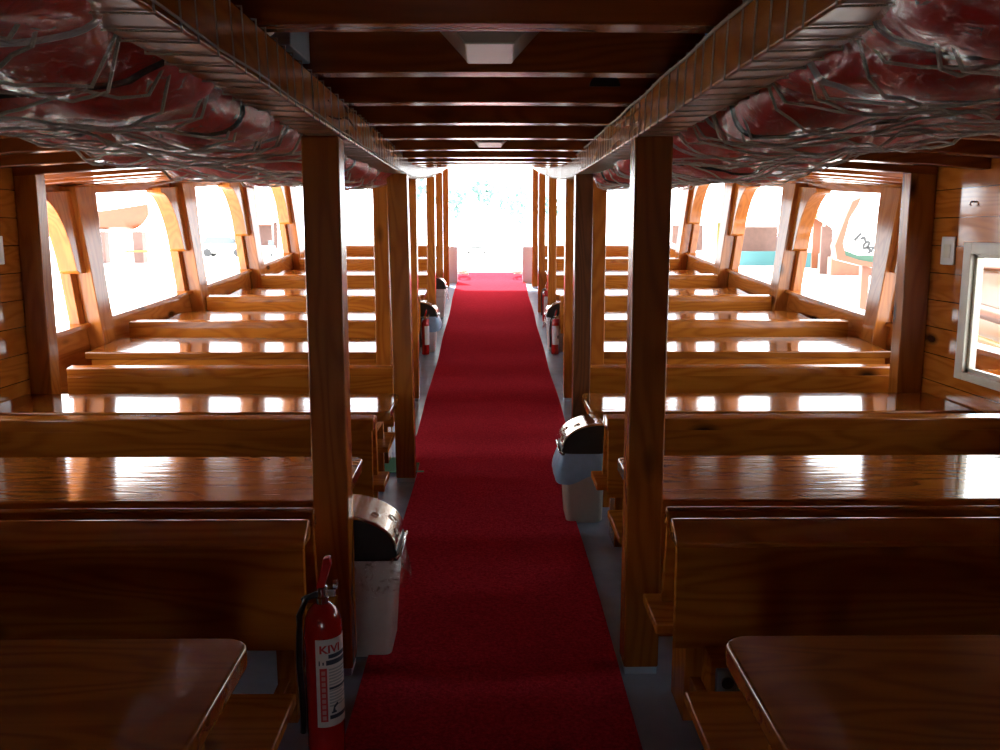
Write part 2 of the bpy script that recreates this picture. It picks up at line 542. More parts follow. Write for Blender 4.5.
# ------------------------------------------------------------------ roof beams
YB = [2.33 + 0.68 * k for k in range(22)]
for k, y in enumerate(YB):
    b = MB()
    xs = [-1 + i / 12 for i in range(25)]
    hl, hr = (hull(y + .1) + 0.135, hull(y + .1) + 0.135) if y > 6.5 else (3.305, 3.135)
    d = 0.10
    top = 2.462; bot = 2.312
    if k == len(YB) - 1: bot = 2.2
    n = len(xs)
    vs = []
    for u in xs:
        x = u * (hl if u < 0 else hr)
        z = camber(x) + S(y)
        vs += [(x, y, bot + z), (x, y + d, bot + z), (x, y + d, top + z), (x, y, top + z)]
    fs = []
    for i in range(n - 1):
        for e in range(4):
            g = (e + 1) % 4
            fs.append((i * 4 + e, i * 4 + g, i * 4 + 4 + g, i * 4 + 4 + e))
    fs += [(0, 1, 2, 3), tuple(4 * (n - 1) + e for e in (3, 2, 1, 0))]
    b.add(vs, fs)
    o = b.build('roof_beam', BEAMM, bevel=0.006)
    tag(o, '%s varnished cross beam under the roof, counted from the camera' % ORD[k] if k else 'nearest varnished cross beam at the top edge of the view', 'beam', 'cross beams under the roof')
    if k == 2:
        b = MB()
        b.prism([(0.062 * math.cos(q), 0.05 * math.sin(q)) for q in [j / 12 * math.pi for j in range(13)]],
                lambda u, v, w: (0.455 + u, y + w, 2.372 + v), -0.003, 0.002)
        b.build('hole_shade_disc', BLACKM, o)  # black half-disc on the beam face, painting in the shade of a hole

# ------------------------------------------------------------------ long beams over the aisle posts
def bx(y):      # inner face |x| of the long beam
    pts = [(-2, .555), (3.5, .556), (6.2, .60), (9, .70), (12, .745), (17.6, .78)]
    for (a, p), (c, q) in zip(pts, pts[1:]):
        if y <= c: return p + (q - p) * (y - a) / (c - a)
    return .78


def bz(y):      # underside of the long beam
    if y < 3.5: h = 2.16
    elif y < 6.2: h = 2.16 + 0.04 * (y - 3.5) / 2.7
    elif y < 9: h = 2.20 - 0.01 * (y - 6.2) / 2.8
    else: h = 2.19 - 0.015 * (y - 9) / 8
    return h + S(y)


BW, BH = 0.15, 0.135
for sx, nm in ((-1, 'left'), (1, 'right')):
    ys = [1.0 + i * 0.4 for i in range(42)]
    b = MB(); vs = []; fs = []
    for y in ys:
        x, z = bx(y), bz(y)
        vs += [(sx * x, y, z), (sx * (x + BW), y, z + 0.008), (sx * (x + BW), y, z + BH), (sx * x, y, z + BH)]
    for i in range(len(ys) - 1):
        for e in range(4):
            g = (e + 1) % 4
            fs.append((i * 4 + e, i * 4 + g, i * 4 + 4 + g, i * 4 + 4 + e))
    fs += [(0, 1, 2, 3), tuple(4 * (len(ys) - 1) + e for e in (3, 2, 1, 0))]
    b.add(vs, fs)
    o = b.build('long_beam', WY, bevel=0.006)
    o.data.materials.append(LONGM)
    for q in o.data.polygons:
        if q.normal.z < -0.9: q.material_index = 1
    tag(o, 'long varnished beam wound with rope above the %s row of aisle posts' % nm, 'beam')
    # rope lashing: a square spiral round the beam
    path = []
    y = 1.35
    r = 0.0032
    k = 0
    while y < 13.5:
        st = 0.125 + random.uniform(-.035, .035) if y < 5 else 0.13 + random.uniform(-.02, .02)
        for (px, pz, dy) in ((-r, -r, 0), (BW + r, 0.008 - r, 0.02), (BW + r, BH + r, 0.04), (-r, BH + r, st - .02)):
            yy = y + dy
            path.append((sx * (bx(yy) + px), yy, bz(yy) + pz))
        y += st
    b = MB(); b.tube(path, r, 6)
    tag(b.build('lashing_rope', ROPEM), 'thin beige rope wound in loops round the %s long beam' % nm, 'rope')
    # straight rope along the lower inner edge
    path = [(sx * (bx(y) - 0.007), y, bz(y) + (0.012 if sx < 0 else BH - 0.008) + 0.003 * math.sin(y * 9)) for y in [1.2 + i * .08 for i in range(152)]]
    b = MB(); b.tube(path, 0.0028 if sx < 0 else 0.005, 6)
    tag(b.build('edge_rope', ROPEM, smooth=True), 'rope running along the inner side of the %s long beam' % nm, 'rope')

# ------------------------------------------------------------------ aisle posts
def post(name, x0, x1, y0, dy, label, mat=WZ, h=None, lean=0.0):
    zf = S(y0)
    zt = bz(y0) if h is None else h + zf
    t = thing(name, ((x0 + x1) / 2, y0 + dy / 2, zf), label, 'post', 'aisle posts')
    b = MB()
    vs = [(x0, y0, zf + .03), (x1, y0, zf + .03), (x1, y0 + dy, zf + .03), (x0, y0 + dy, zf + .03),
          (x0 + lean, y0, zt), (x1 + lean, y0, zt), (x1 + lean, y0 + dy, zt), (x0 + lean, y0 + dy, zt)]
    b.add(vs, [(3, 2, 1, 0), (4, 5, 6, 7), (0, 1, 5, 4), (1, 2, 6, 5), (2, 3, 7, 6), (3, 0, 4, 7)])
    b.build('shaft', mat, t, bevel=0.008)
    b = MB(); b.box(x0 + .006, x1 - .006, y0 + .006, y0 + dy - .006, zf, zf + .03); b.build('foot_block', GREYP, t)
    return t


def ps(k, nm): return '%s varnished post from the camera on the %s edge of the aisle' % (ORD[k], nm)


post('aisle_post', -0.708, -0.567, 3.47, 0.13, ps(0, 'left'))
post('aisle_post', 0.548, 0.690, 3.47, 0.13, ps(0, 'right'))
post('aisle_post', -0.685, -0.545, 6.36, 0.13, ps(1, 'left'), lean=-0.03)
post('aisle_post', 0.595, 0.718, 6.36, 0.13, 'dark stained post with pale worn patches, second on the right edge of the aisle', DARKPOST)
for k, (y, x0) in enumerate(((8.9, .715), (11.6, .70), (14.1, .73), (16.7, .755))):
    for sx, nm in ((-1, 'left'), (1, 'right')):
        e = 0.045 if (sx > 0 and k == 1) else (0.022 if sx > 0 else 0)
        a, c = sx * (x0 + e), sx * (x0 + e + 0.105)
        post('aisle_post', min(a, c), max(a, c), y, 0.11, ps(k + 2, nm))
for sx, nm in ((-1, 'left'), (1, 'right')):
    a, c = sx * 0.84, sx * 0.965
    post('side_post', min(a, c), max(a, c), 7.55, 0.12, 'post standing behind the third bench outside the %s row of aisle posts' % nm, h=2.30)

# ------------------------------------------------------------------ tables and double benches
TAB = [(1.60, 2.41), (3.72, 4.50), (5.66, 6.33), (8.02, 8.82), (9.86, 10.5), (11.78, 12.42), (13.75, 14.35), (15.55, 16.15)]
BEN = [3.16, 5.04, 6.86, 9.22, 11.05, 13.06, 14.98, 16.85]


def xend(sx, y):
    if y < 6.4: return WLX + 0.004 if sx < 0 else WRX - 0.004
    return sx * (hull(y + 0.8) - 0.02)


def table(i, sx):
    nm = 'left' if sx < 0 else 'right'
    y0, y1 = TAB[i]
    zf = S((y0 + y1) / 2)
    x0 = (0.675 if sx < 0 else 0.655) if i == 0 else (0.645 if i < 3 else 0.86)
    x1 = abs(xend(sx, y1)) - 0.01
    for rx in RIBY:                      # stay clear of the ribs
        if y0 - 0.1 < rx + 0.4 and y1 > rx - 0.1: x1 = hull(y1) - 0.17
    t = thing('table', (sx * (x0 + 0.4), (y0 + y1) / 2, zf), '%s long varnished table from the camera on the %s side' % (ORD[i], nm), 'table', 'long tables on the ' + nm)
    r = 0.07
    poly = [(x1, y0), (x1, y1)]
    for cx, cy, q0 in ((x0 + r, y1 - r, math.pi / 2), (x0 + r, y0 + r, math.pi)):
        for k in range(7):
            q = q0 + k / 6 * math.pi / 2
            poly.append((cx + r * math.cos(q), cy + r * math.sin(q)))
    b = MB(); b.prism(poly, lambda u, v, w: (sx * u, v, w), zf + 0.605, zf + 0.67)
    b.build('table_top', TOPM, t, bevel=0.010, seg=3)
    b = MB(); b.box(sx * (x0 + 0.14), sx * (x1 - 0.05), y0 + (0.06 if i != 3 else 0.012), y0 + (0.085 if i != 3 else 0.04), zf + 0.50, zf + 0.605)
    b.build('apron', WX, t, bevel=0.004)
    n = 3
    for k in range(n):
        xx = x0 + 0.10 + (x1 - x0 - 0.35) * k / (n - 1)
        b = MB(); b.box(sx * xx, sx * (xx + 0.09), y0 + 0.10, y0 + 0.155, zf + 0.0, zf + 0.605); b.box(sx * xx, sx * (xx + 0.09), y1 - 0.2, y1 - 0.145, zf, zf + 0.605)
        b.box(sx * xx, sx * (xx + 0.09), y0 + 0.155, y1 - 0.2, zf + 0.5, zf + 0.56)
        b.build('trestle', WZ, t, bevel=0.004)
    return t


def bench(i, sx):
    nm = 'left' if sx < 0 else 'right'
    a = BEN[i]
    zf = S(a)
    x0 = 0.665
    x1 = abs(xend(sx, a + 0.2))
    if i == 2: x0, x1 = 0.74, 3.2
    if i > 2: x0 = 0.86
    for rx in RIBY:
        if a - 0.3 < rx + 0.4 and a + 0.3 > rx - 0.1: x1 = hull(a + .2) - 0.16
    t = thing('double_bench', (sx * (x0 + 0.5), a, zf), '%s varnished double bench from the camera on the %s side' % (ORD[i], nm), 'bench', 'benches on the ' + nm)
    fx = lambda u, v, w: (sx * w, u + a, v + zf)
    # near back: plank with a bevelled rail on top; the far back mirrors it and stands a little taller
    b = MB(); b.prism([(-0.098, 0.31), (-0.092, 0.705), (-0.060, 0.705), (-0.066, 0.31)], fx, x0, x1); b.build('near_backrest', WX, t, bevel=0.004)
    nr = [(-0.118, 0.697), (-0.116, 0.718), (-0.036, 0.774), (-0.024, 0.778), (0.010, 0.768), (0.006, 0.697)]
    if i > 0: nr = [(-0.092, 0.700), (-0.092, 0.764), (-0.086, 0.770), (-0.004, 0.778), (0.010, 0.768), (0.006, 0.700)]
    b = MB(); b.prism(nr, fx, x0 - 0.008, x1); b.build('near_top_rail', RAILM, t, bevel=0.006)
    b = MB(); b.prism([(0.215, 0.33), (0.140, 0.70), (0.110, 0.70), (0.185, 0.33)], fx, x0 + 0.006, x1); b.build('far_backrest', WX, t, bevel=0.004)
    fz = 0.775 if i == 0 else 0.750
    b = MB(); b.prism([(0.095, 0.70), (0.101, fz - .007), (0.133, fz), (0.165, 0.70)], fx, x0, x1); b.build('far_top_rail', RAILM, t, bevel=0.006)
    b = MB(); b.prism([(-0.95, 0.335), (-0.95, 0.375), (-0.52, 0.375), (-0.52, 0.335)], fx, x0 - (0.055 if i < 3 else -0.015), x1 - 0.02); b.build('near_seat', WX, t, bevel=0.006)
    b = MB(); b.prism([(-0.035, 0.335), (-0.035, 0.375), (0.26, 0.375), (0.26, 0.335)], fx, x0 - (0.055 if i < 3 else -0.015), x1 - 0.02); b.build('far_seat', WX, t, bevel=0.006)
    n = 3
    for k in range(n):
        xx = x0 + 0.05 + (x1 - x0 - 0.25) * k / (n - 1)
        b = MB()
        b.prism([(-0.05, 0.0), (0.17, 0.0), (0.17, 0.335), (0.12, 0.69), (-0.055, 0.69), (-0.06, 0.335)], fx, xx, xx + 0.07)
        b.build('support_post', WZ, t, bevel=0.004)
        b = MB(); b.prism([(-0.90, 0.0), (-0.57, 0.0), (-0.57, 0.335), (-0.90, 0.335)], fx, xx + 0.02, xx + 0.06)
        b.prism([(-0.57, 0.10), (-0.05, 0.10), (-0.05, 0.18), (-0.57, 0.18)], fx, xx + 0.02, xx + 0.06)
        b.build('seat_leg', WZ, t, bevel=0.004)
    return t


for sx in (-1, 1):
    for i in range(8):
        for o, k in ((table(i, sx), 0.85), (bench(i, sx), 0.5)):      # furniture follows the slope of the deck
            y = o.location.y
            o.rotation_euler.x = k * math.atan((S(y + .1) - S(y - .1)) / .2)

# ------------------------------------------------------------------ carpets and mat
def runner(name, y0, y1, xl, xr, h, label, fold=None):
    n = int((y1 - y0) / 0.1)
    b = MB()

    def z(y):
        q = S(y) + h
        if fold: q += fold(y)
        return q
    b.slab(14, n, lambda u, v: (xl(y0 + v * (y1 - y0)) + u * (xr(y0 + v * (y1 - y0)) - xl(y0 + v * (y1 - y0))), y0 + v * (y1 - y0), z(y0 + v * (y1 - y0))), 0.007)
    o = b.build(name, CARPET, smooth='auto')
    return tag(o, label, 'carpet')


runner('carpet_runner', -1.2, 6.95, lambda y: -0.50 - 0.008 * y + 0.006 * math.sin(y * 2.1), lambda y: 0.535 + 0.005 * math.sin(y * 1.7), 0.018, 'near length of red carpet in the aisle, darker and overlapping the far one')
runner('carpet_runner', 6.80, 18.25, lambda y: -0.645 + 0.006 * math.sin(y * 1.9), lambda y: 0.69 - 0.02 * max(0, (y - 14) / 4) + 0.006 * math.sin(y * 2.3), 0.0095, 'far length of red carpet running up to the bright bow opening',
       lambda y: 0.022 * math.exp(-((y - 7.55) / 0.09) ** 2) + 0.06 * max(0.0, min(1.0, (y - 17.7) / 0.3)))
b = MB(); b.box(-0.66, 0.66, 18.0, 18.3, S(17.9) - 0.12, S(18.0) + 0.045)
struct(b.build('trim_5', WX, bevel=0.01))
for sx, nm in ((-1, 'left'), (1, 'right')):
    p = []
    for k in range(40):
        q = k / 40 * 6 * math.pi
        rr = 0.10 + 0.03 * math.sin(k * .7)
        p.append((sx * (0.56) + rr * 1.2 * math.cos(q), 17.78 + rr * math.sin(q), S(17.8) + 0.09 + 0.0022 * k))
    b = MB(); b.tube(p, 0.012, 6)
    tag(b.build('rope_coil', ROPEM, smooth=True), 'small pale rope coil at the %s corner of the carpet end' % nm, 'rope')
b = MB(); b.box(-1.15, -0.50, 6.55, 7.0, S(6.9) + 0.001, S(6.9) + 0.007)
tag(b.build('green_mat', GREENM), 'green mat sticking out from under the red carpet on the left', 'mat')

# ------------------------------------------------------------------ ceiling lamps
for k, (y, lab) in enumerate(((2.55, 'nearest grey trapezoid lamp on the ceiling above the aisle'), (5.28, 'second ceiling lamp further along the aisle, small and pale'), (9.36, 'farthest ceiling lamp, a thin pale strip above the aisle'))):
    zt = 2.455 + S(y)
    t = thing('ceiling_lamp', (0, y + .1, zt), lab, 'lamp', 'ceiling lamps')
    w0, w1, d = 0.195, 0.068, 0.14
    b = MB(); b.prism([(-w0, 0), (-w1 - .008, -d + .012), (-w1, -d), (w1, -d), (w1 + .008, -d + .012), (w0, 0)], lambda u, v, w: (u, w, zt + v), y + 0.04, y + 0.36 if k else y + 0.34); b.build('diffuser', LAMPM, t, bevel=0.004)
    b = MB()
    fr = [(-w0, zt), (-w1, zt - d), (w1, zt - d), (w0, zt)]
    b.tube([(x, y + 0.038, z) for x, z in fr], 0.0035, 6); b.build('rim', LAMPR, t)
# small things stowed on the long beams
b = MB(); b.box(-0.80, -0.57, 2.70, 2.985, 2.33, 2.455)
tag(b.build('grey_panel', GREYP, bevel=0.004), 'grey painted board between the first two roof beams above the left beam', 'panel')
b = MB(); b.grid(20, 14, lambda u, v: (lambda q, w: (-0.655 + (0.062 + .014 * math.sin(5 * q)) * math.cos(q) * math.sin(w), 2.56 + 0.09 * math.sin(q) * math.sin(w), 2.368 + (0.062 + .01 * math.sin(3 * q + 4 * w)) * math.cos(w)))(u * 2 * math.pi, 0.02 + v * (math.pi - .04)))
tag(b.build('plastic_bag', plain('crumpled_white_plastic', (0.6, 0.58, 0.52), 0.35, bump=0.6, scale=30), smooth=True), 'crumpled whitish plastic bag tucked on top of the left long beam', 'bag')
b = MB(); b.grid(20, 14, lambda u, v: (lambda q, w: (0.655 + (0.055 + .01 * math.sin(3 * q)) * math.cos(q) * math.sin(w), 2.60 + 0.08 * math.sin(q) * math.sin(w), 2.375 + (0.066 + .008 * math.sin(2 * q + 5 * w)) * math.cos(w)))(u * 2 * math.pi, 0.02 + v * (math.pi - .04)))
tag(b.build('blue_cloth', BLUECL, smooth=True), 'blue cloth bundle tucked on top of the right long beam', 'cloth')

# wall plates and sockets
for x, out, y, z, lab in ((WRX, -1, 6.18, 1.68, 'beige switch plate on the right cabin wall above the window corner'), (WLX, 1, 6.11, 1.685, 'beige socket plate on the left cabin wall at the picture edge')):
    t = thing('switch_plate', (x, y, z - .09), lab, 'switch')
    b = MB(); b.box(x + out * 0.001, x + out * 0.012, y - 0.09, y + 0.09, z - 0.095, z + 0.095); b.build('plate', WHITEP, t, bevel=0.005)
    b = MB(); b.box(x + out * 0.012, x + out * 0.017, y - 0.045, y + 0.045, z - 0.05, z + 0.045); b.build('rocker', FRAMEM, t, bevel=0.003)
# cable holder screw on right wall
b = MB(); b.tube([(WRX - 0.001, 5.9, 2.0), (WRX - 0.02, 5.9, 2.0), (WRX - 0.028, 5.9, 1.985), (WRX - 0.02, 5.9, 1.975)], 0.006, 8)
tag(b.build('wall_hook', STEEL, smooth=True), 'small metal hook high on the right cabin wall', 'hook')
t = thing('power_socket', (0.80, 3.10, 0.15), 'grey power socket under the nearest right bench', 'socket')
b = MB(); b.box(0.79, 0.865, 2.935, 2.96, 0.20, 0.29); b.build('upper_cover', plain('grey_socket', (0.16, 0.18, 0.21), 0.4), t, bevel=0.006)
b = MB(); b.box(0.85, 0.925, 2.94, 2.96, 0.15, 0.215); b.build('lower_cover', plain('dark_socket', (0.09, 0.10, 0.12), 0.4), t, bevel=0.006)
b = MB(); b.lathe([(0.0, 0), (0.022, 0), (0.022, 0.006), (0.0, 0.006)], (0, 0, 0), 16)
b.v = [(0.828 + x, 2.935 - z, 0.245 + y) for x, y, z in b.v]; b.build('outlet_hole', BLACKM, t)
b = MB(); b.box(0.775, 0.94, 2.96, 3.09, 0.10, 0.32); b.build('mounting_board', WX, t, bevel=0.003)

# ------------------------------------------------------------------ bins
def bin_(sx, x, y, body, bag, label):
    """x: aisle-side base edge; the lid rises away from the aisle"""
    zf = S(y + 0.1)
    w, d = 0.225, 0.27
    t = thing('swing_bin', (sx * (x + w / 2), y + d / 2, zf), label, 'bin', 'swing-lid bins along the aisle')

    def ring(x0, x1, y0, y1, z, r=0.03, n=5):
        pts = []
        for cx, cy, q0 in ((x1 - r, y1 - r, 0), (x0 + r, y1 - r, math.pi / 2), (x0 + r, y0 + r, math.pi), (x1 - r, y0 + r, 1.5 * math.pi)):
            for k in range(n):
                q = q0 + k / (n - 1) * math.pi / 2
                pts.append((sx * (cx + r * math.cos(q)), cy + r * math.sin(q), z))
        return pts
    b = MB()
    rings = [ring(x + .012, x + w - .012, y + .012, y + d - .012, zf + 0.004), ring(x, x + w, y, y + d, zf + 0.02), ring(x - .028, x + w + .012, y - .018, y + d + .018, zf + 0.44)]
    vs = [p for r_ in rings for p in r_]
    n = 20
    fs = [(i * n + k, i * n + (k + 1) % n, (i + 1) * n + (k + 1) % n, (i + 1) * n + k) for i in range(2) for k in range(n)] + [tuple(range(n))]
    b.add(vs, fs); b.build('body', body, t, smooth='auto')
    # lid: black cheeks with a quarter-round profile
    X0, X1, Z0, Z1 = x - 0.034, x + w + 0.014, zf + 0.44, zf + 0.632
    prof = [(X1, Z0), (X1, Z1 - 0.012)]
    arc = []
    for k in range(13):
        q = k / 12 * math.pi / 2
        arc.append((X1 - 0.02 - (X1 - X0 - 0.03) * math.sin(q), Z0 + 0.055 + (Z1 - Z0 - 0.055) * math.cos(q)))
    prof += arc + [(X0, Z0 + 0.045), (X0 - 0.004, Z0)]
    b = MB(); b.prism(prof, lambda u, v, w_: (sx * u, w_, v), y - 0.012, y + d + 0.012); b.build('lid', BLACKM, t, bevel=0.008)
    # chrome flap bowed over the lid, standing a little proud
    out = [(u + (-0.010 * math.sin(k / 12 * math.pi / 2)), v + 0.012 * math.cos(k / 12 * math.pi / 2) + .002) for k, (u, v) in enumerate(arc)]
    inn = [(u, v - .001) for u, v in arc]
    b = MB(); b.prism(out + inn[::-1], lambda u, v, w_: (sx * u, w_, v), y - 0.020, y + d + 0.020); fl_ = b.build('chrome_flap', CHROME, t, bevel=0.003)
    # embossed rings on the flap
    for k in (5, 8, 10):
        (u, v), (u2, v2) = out[k], out[k + 1]
        nn = Vector((v2 - v, 0, -(u2 - u))); nn.normalize()
        if nn.z < 0: nn = -nn
        e = Vector((u2 - u, 0, v2 - v)).normalized()
        c = Vector((u, y + d * (0.30 if k != 8 else .6), v)) + nn * 0.001
        pts = [(c + e * 0.022 * math.cos(q) + Vector((0, 1, 0)) * 0.022 * math.sin(q)) for q in [j / 16 * 2 * math.pi for j in range(16)]]
        b = MB(); b.tube([(sx * p.x, p.y, p.z) for p in pts], 0.003, 6, close=True); b.build('embossed_ring', CHROME, fl_, smooth=True)
    # bright lip at the low end of the lid
    b = MB(); b.tube([(sx * (X0 + 0.004), y - 0.012, Z0 + 0.012), (sx * (X0 - 0.012), y - 0.006, Z0 + 0.03), (sx * (X0 - 0.014), y + d * .5, Z0 + 0.04), (sx * (X0 - 0.012), y + d + 0.006, Z0 + 0.03), (sx * (X0 + 0.004), y + d + 0.012, Z0 + 0.012)], 0.009, 8); b.build('lip', STEEL, t, smooth=True)
    # liner folded over the rim
    b = MB()
    nn = 72
    rs = random.uniform(0, 9)

    def bagp(u, v):
        q = u * 2 * math.pi
        cx, cy = x + w / 2 - 0.01, y + d / 2
        ex, ey = w / 2 + 0.030, d / 2 + 0.026
        c, s_ = math.cos(q), math.sin(q)
        k = 1.0 / max(abs(c) ** 6 + abs(s_) ** 6, 1e-9) ** (1 / 6)
        wob = noise.noise(Vector((c * 2 + rs, s_ * 2, v * 1.5))) * 0.03 + 0.012 * math.sin(q * 13 + rs) * v
        fl2 = 1 + v * 0.10 + (0.22 if bag is BAGBLUE else 0.16) * max(0, -c) ** 2 * math.sin(v * 2.2)
        zz = zf + 0.455 - v * (0.165 + 0.03 * math.sin(q * 3 + rs))
        return (sx * (cx + ex * k * c * (fl2 + wob)), cy + ey * k * s_ * (1 + v * .04 + wob), zz)
    b.grid(nn, 8, bagp); b.build('liner', bag, t, smooth=True)
    return t


bin_(-1, 0.425, 3.62, BINW, BAGCLEAR, 'white swing bin with clear liner beside the nearest left post')
bin_(1, 0.475, 5.42, BINM, BAGBLUE, 'cream swing bin with pale blue liner beside the second right bench')
bin_(-1, 0.70, 11.32, BINW, BAGBLUE, 'swing bin with blue liner behind the far left extinguisher')
bin_(-1, 0.71, 13.75, BINW, BAGCLEAR, 'farthest swing bin on the left near the bow')
bin_(1, 0.745, 11.32, BINW, BAGCLEAR, 'white swing bin behind the red extinguisher far along the right aisle edge')


# ------------------------------------------------------------------ fire extinguishers
def text_mesh(s, size, bold=0.02):
    cu = bpy.data.curves.new('letters', 'FONT'); cu.body = s; cu.size = size; cu.resolution_u = 3; cu.offset = size * bold
    o = bpy.data.objects.new('letters', cu); COL.objects.link(o)
    dg = bpy.context.evaluated_depsgraph_get()
    me = bpy.data.meshes.new_from_object(o.evaluated_get(dg))
    vs = [tuple(v.co) for v in me.vertices]; fs = [tuple(p.vertices) for p in me.polygons]
    bpy.data.objects.remove(o); bpy.data.curves.remove(cu); bpy.data.meshes.remove(me)
    return vs, fs


def extinguisher(x, y, zf, facing, label, near, k=1.0):
    t = thing('fire_extinguisher', (x, y, zf), label, 'fire extinguisher', 'fire extinguishers beside the aisle')
    R = 0.063 * k
    b = MB(); b.lathe([(R * .9, 0), (R, 0.008), (R, 0.03 * k), (R, 0.50 * k)] + [(R * math.cos(q), 0.50 * k + 0.085 * k * math.sin(q)) for q in [j / 8 * 1.30 for j in range(1, 9)]], (x, y, zf), 40)
    b.build('cylinder', REDP, t, smooth='auto')
    b = MB(); b.lathe([(0.020, 0.575 * k), (0.022, 0.60 * k), (0.018, 0.605 * k), (0.018, 0.635 * k), (0.010, 0.64 * k)], (x, y, zf), 20); b.box(x - 0.012, x + 0.045, y - 0.012, y + 0.012, zf + 0.605 * k, zf + 0.63 * k)
    b.build('valve', STEEL, t, smooth='auto')
    # red squeeze levers
    b = MB(); b.prism([(-0.018, 0.632), (0.006, 0.622), (0.036, 0.715), (0.030, 0.742), (0.010, 0.738)], lambda u, v, w: (x + u * k, y + w, zf + v * k), -0.014, 0.014); b.build('lever', REDP, t, bevel=0.003)
    b = MB(); b.prism([(-0.02, 0.612), (0.0, 0.606), (-0.066, 0.585), (-0.070, 0.597)], lambda u, v, w: (x + u * k, y + w, zf + v * k), -0.010, 0.010); b.build('carry_handle', BLACKM, t, bevel=0.003)
    # hose clipped to the left side
    pts = [(x - 0.015, y, zf + .61 * k), (x - 0.05, y - .01, zf + 0.60 * k), (x - R - 0.012, y - .015, zf + 0.54 * k)] + [(x - R - 0.013 - .004 * math.sin(j), y - 0.015, zf + (0.48 - j * 0.06) * k) for j in range(7)]
    b = MB(); b.tube(pts, 0.011, 8); b.build('hose', BLACKM, t, smooth=True)
    b = MB(); b.lathe([(0.012, 0.0), (0.018, 0.0), (0.018, 0.012), (0.0, 0.012)], (0, 0, 0), 16)
    b.v = [(x + 0.04 + z, y - 0.0 + px, zf + .645 * k + py) for px, py, z in b.v]; b.build('gauge', STEEL, t, smooth='auto')

    def wrap(u, v, w):      # u: arc length to the right of the label edge, v: height
        q = facing + (u - 0.0) / R
        return (x + (R + w) * math.cos(q), y + (R + w) * math.sin(q), zf + v)
    def patch(u0, u1, v0, v1, w, b=None):
        b = b or MB(); n = 10
        return b.grid(n, 1, lambda a, c: wrap(u0 + a * (u1 - u0), v0 + c * (v1 - v0), w))
    lab = patch(0, 0.14 * k, 0.165 * k, 0.475 * k, 0.0007).build('label', LABELM, t, smooth=True)
    if near:
        vs, fs = text_mesh('KIVI', 0.040, 0.03)
        b = MB(); b.add([wrap(0.012 + px * 1.05, 0.428 + py * 0.95, 0.0016) for px, py, _ in vs], fs); b.build('label_heading', INKRED, lab)
        b = patch(0.042, 0.12, 0.408, 0.422, 0.0014); b = patch(0.034, 0.125, 0.385, 0.402, 0.0014, b); b = patch(0.010, 0.014, 0.385, 0.402, 0.0014, b); b = patch(0.022, 0.027, 0.387, 0.397, 0.0014, b); b.build('label_subheading', INKBLUE, lab, smooth=True)
        b = patch(0.012, 0.036, 0.185, 0.375, 0.0014); b.build('label_band', INKRED, lab, smooth=True)
        b = MB()
        for j in range(9): b = patch(0.018, 0.030, 0.192 + j * .02, 0.206 + j * .02, 0.002, b)
        b.build('band_lettering', plain('pale_pink_ink', (0.6, 0.3, 0.3), 0.5), lab, smooth=True)
        b = MB()
        for j in range(13): b = patch(0.042, 0.118 - .012 * (j % 3), 0.366 - j * 0.0108, 0.3715 - j * 0.0108, 0.0014, b)
        b.build('label_lines', INKGREY, lab, smooth=True)
        patch(0.042, 0.12, 0.298, 0.306, 0.0018).build('label_rule', INKBLUE, lab, smooth=True)
        patch(0.042, 0.12, 0.192, 0.206, 0.0016).build('label_footer', INKBLUE, lab, smooth=True)
        b = MB()
        sym = [(0.048, 0.212), (0.066, 0.212), (0.066, 0.218), (0.062, 0.218), (0.060, 0.230), (0.074, 0.240), (0.070, 0.247), (0.056, 0.237), (0.052, 0.218), (0.048, 0.218)]
        b.prism(sym, lambda u, v, w: wrap(u, v, w), 0.0010, 0.0018)
        b.build('label_symbol', INKBLUE, lab)
    else:
        b = patch(0.02, 0.12, 0.40, 0.45, 0.0014); b.build('label_heading', INKRED, lab, smooth=True)
        b = patch(0.07, 0.10, 0.20, 0.24, 0.0014); b.build('label_symbols', INKBLUE, lab, smooth=True)
    return t


extinguisher(-0.563, 2.86, 0.0, -math.pi / 2 - 0.25, 'nearest red fire extinguisher with white label beside the left bench end', True)
extinguisher(-0.812, 11.24, S(11.24), -math.pi / 2 - 0.1, 'red fire extinguisher in front of the fourth left post', False, 0.76)
extinguisher(0.815, 11.24, S(11.24), -math.pi / 2 - 0.9, 'red fire extinguisher in front of the fourth right post', False, 0.76)
extinguisher(0.835, 13.5, S(13.5), -math.pi / 2 - 0.7, 'farther red fire extinguisher on the right, beyond the bin', False, 0.80)

# ------------------------------------------------------------------ life jackets stowed in nets under the roof
def jacket_mesh(seed, amp, grow, name, crumple):
    b = MB()
    sx_, sy_, sz_ = 0.31, 0.345, 0.10

    def p(u, v):
        q = u * 2 * math.pi; w = (v - 0.5) * math.pi
        c, s_ = math.cos(q), math.sin(q); cw, sw = math.cos(w), math.sin(w)
        e = 0.55
        f = lambda a, k: math.copysign(abs(a) ** k, a)
        P = Vector((f(c, e) * f(cw, .6) * sx_, f(s_, e) * f(cw, .6) * sy_, f(sw, .7) * sz_))
        nrm = Vector((P.x / sx_ ** 2, P.y / sy_ ** 2, P.z / sz_ ** 2))
        if nrm.length > 0: nrm.normalize()
        k = noise.noise(P * 5 + Vector((seed * 7.1, seed * 3.3, 0))) * amp
        k += abs(noise.noise(P * 13 + Vector((seed, 0, seed * 2)))) * crumple
        # stitched channels of the foam panels
        k -= 0.014 * math.exp(-((abs(P.x) - 0.10) / 0.018) ** 2)
        return P + nrm * (k + grow)
    b.grid(40, 22, p)
    me = bpy.data.meshes.new(name)
    me.from_pydata([tuple(v) for v in b.v], [], b.f)
    for q in me.polygons: q.use_smooth = True
    return me


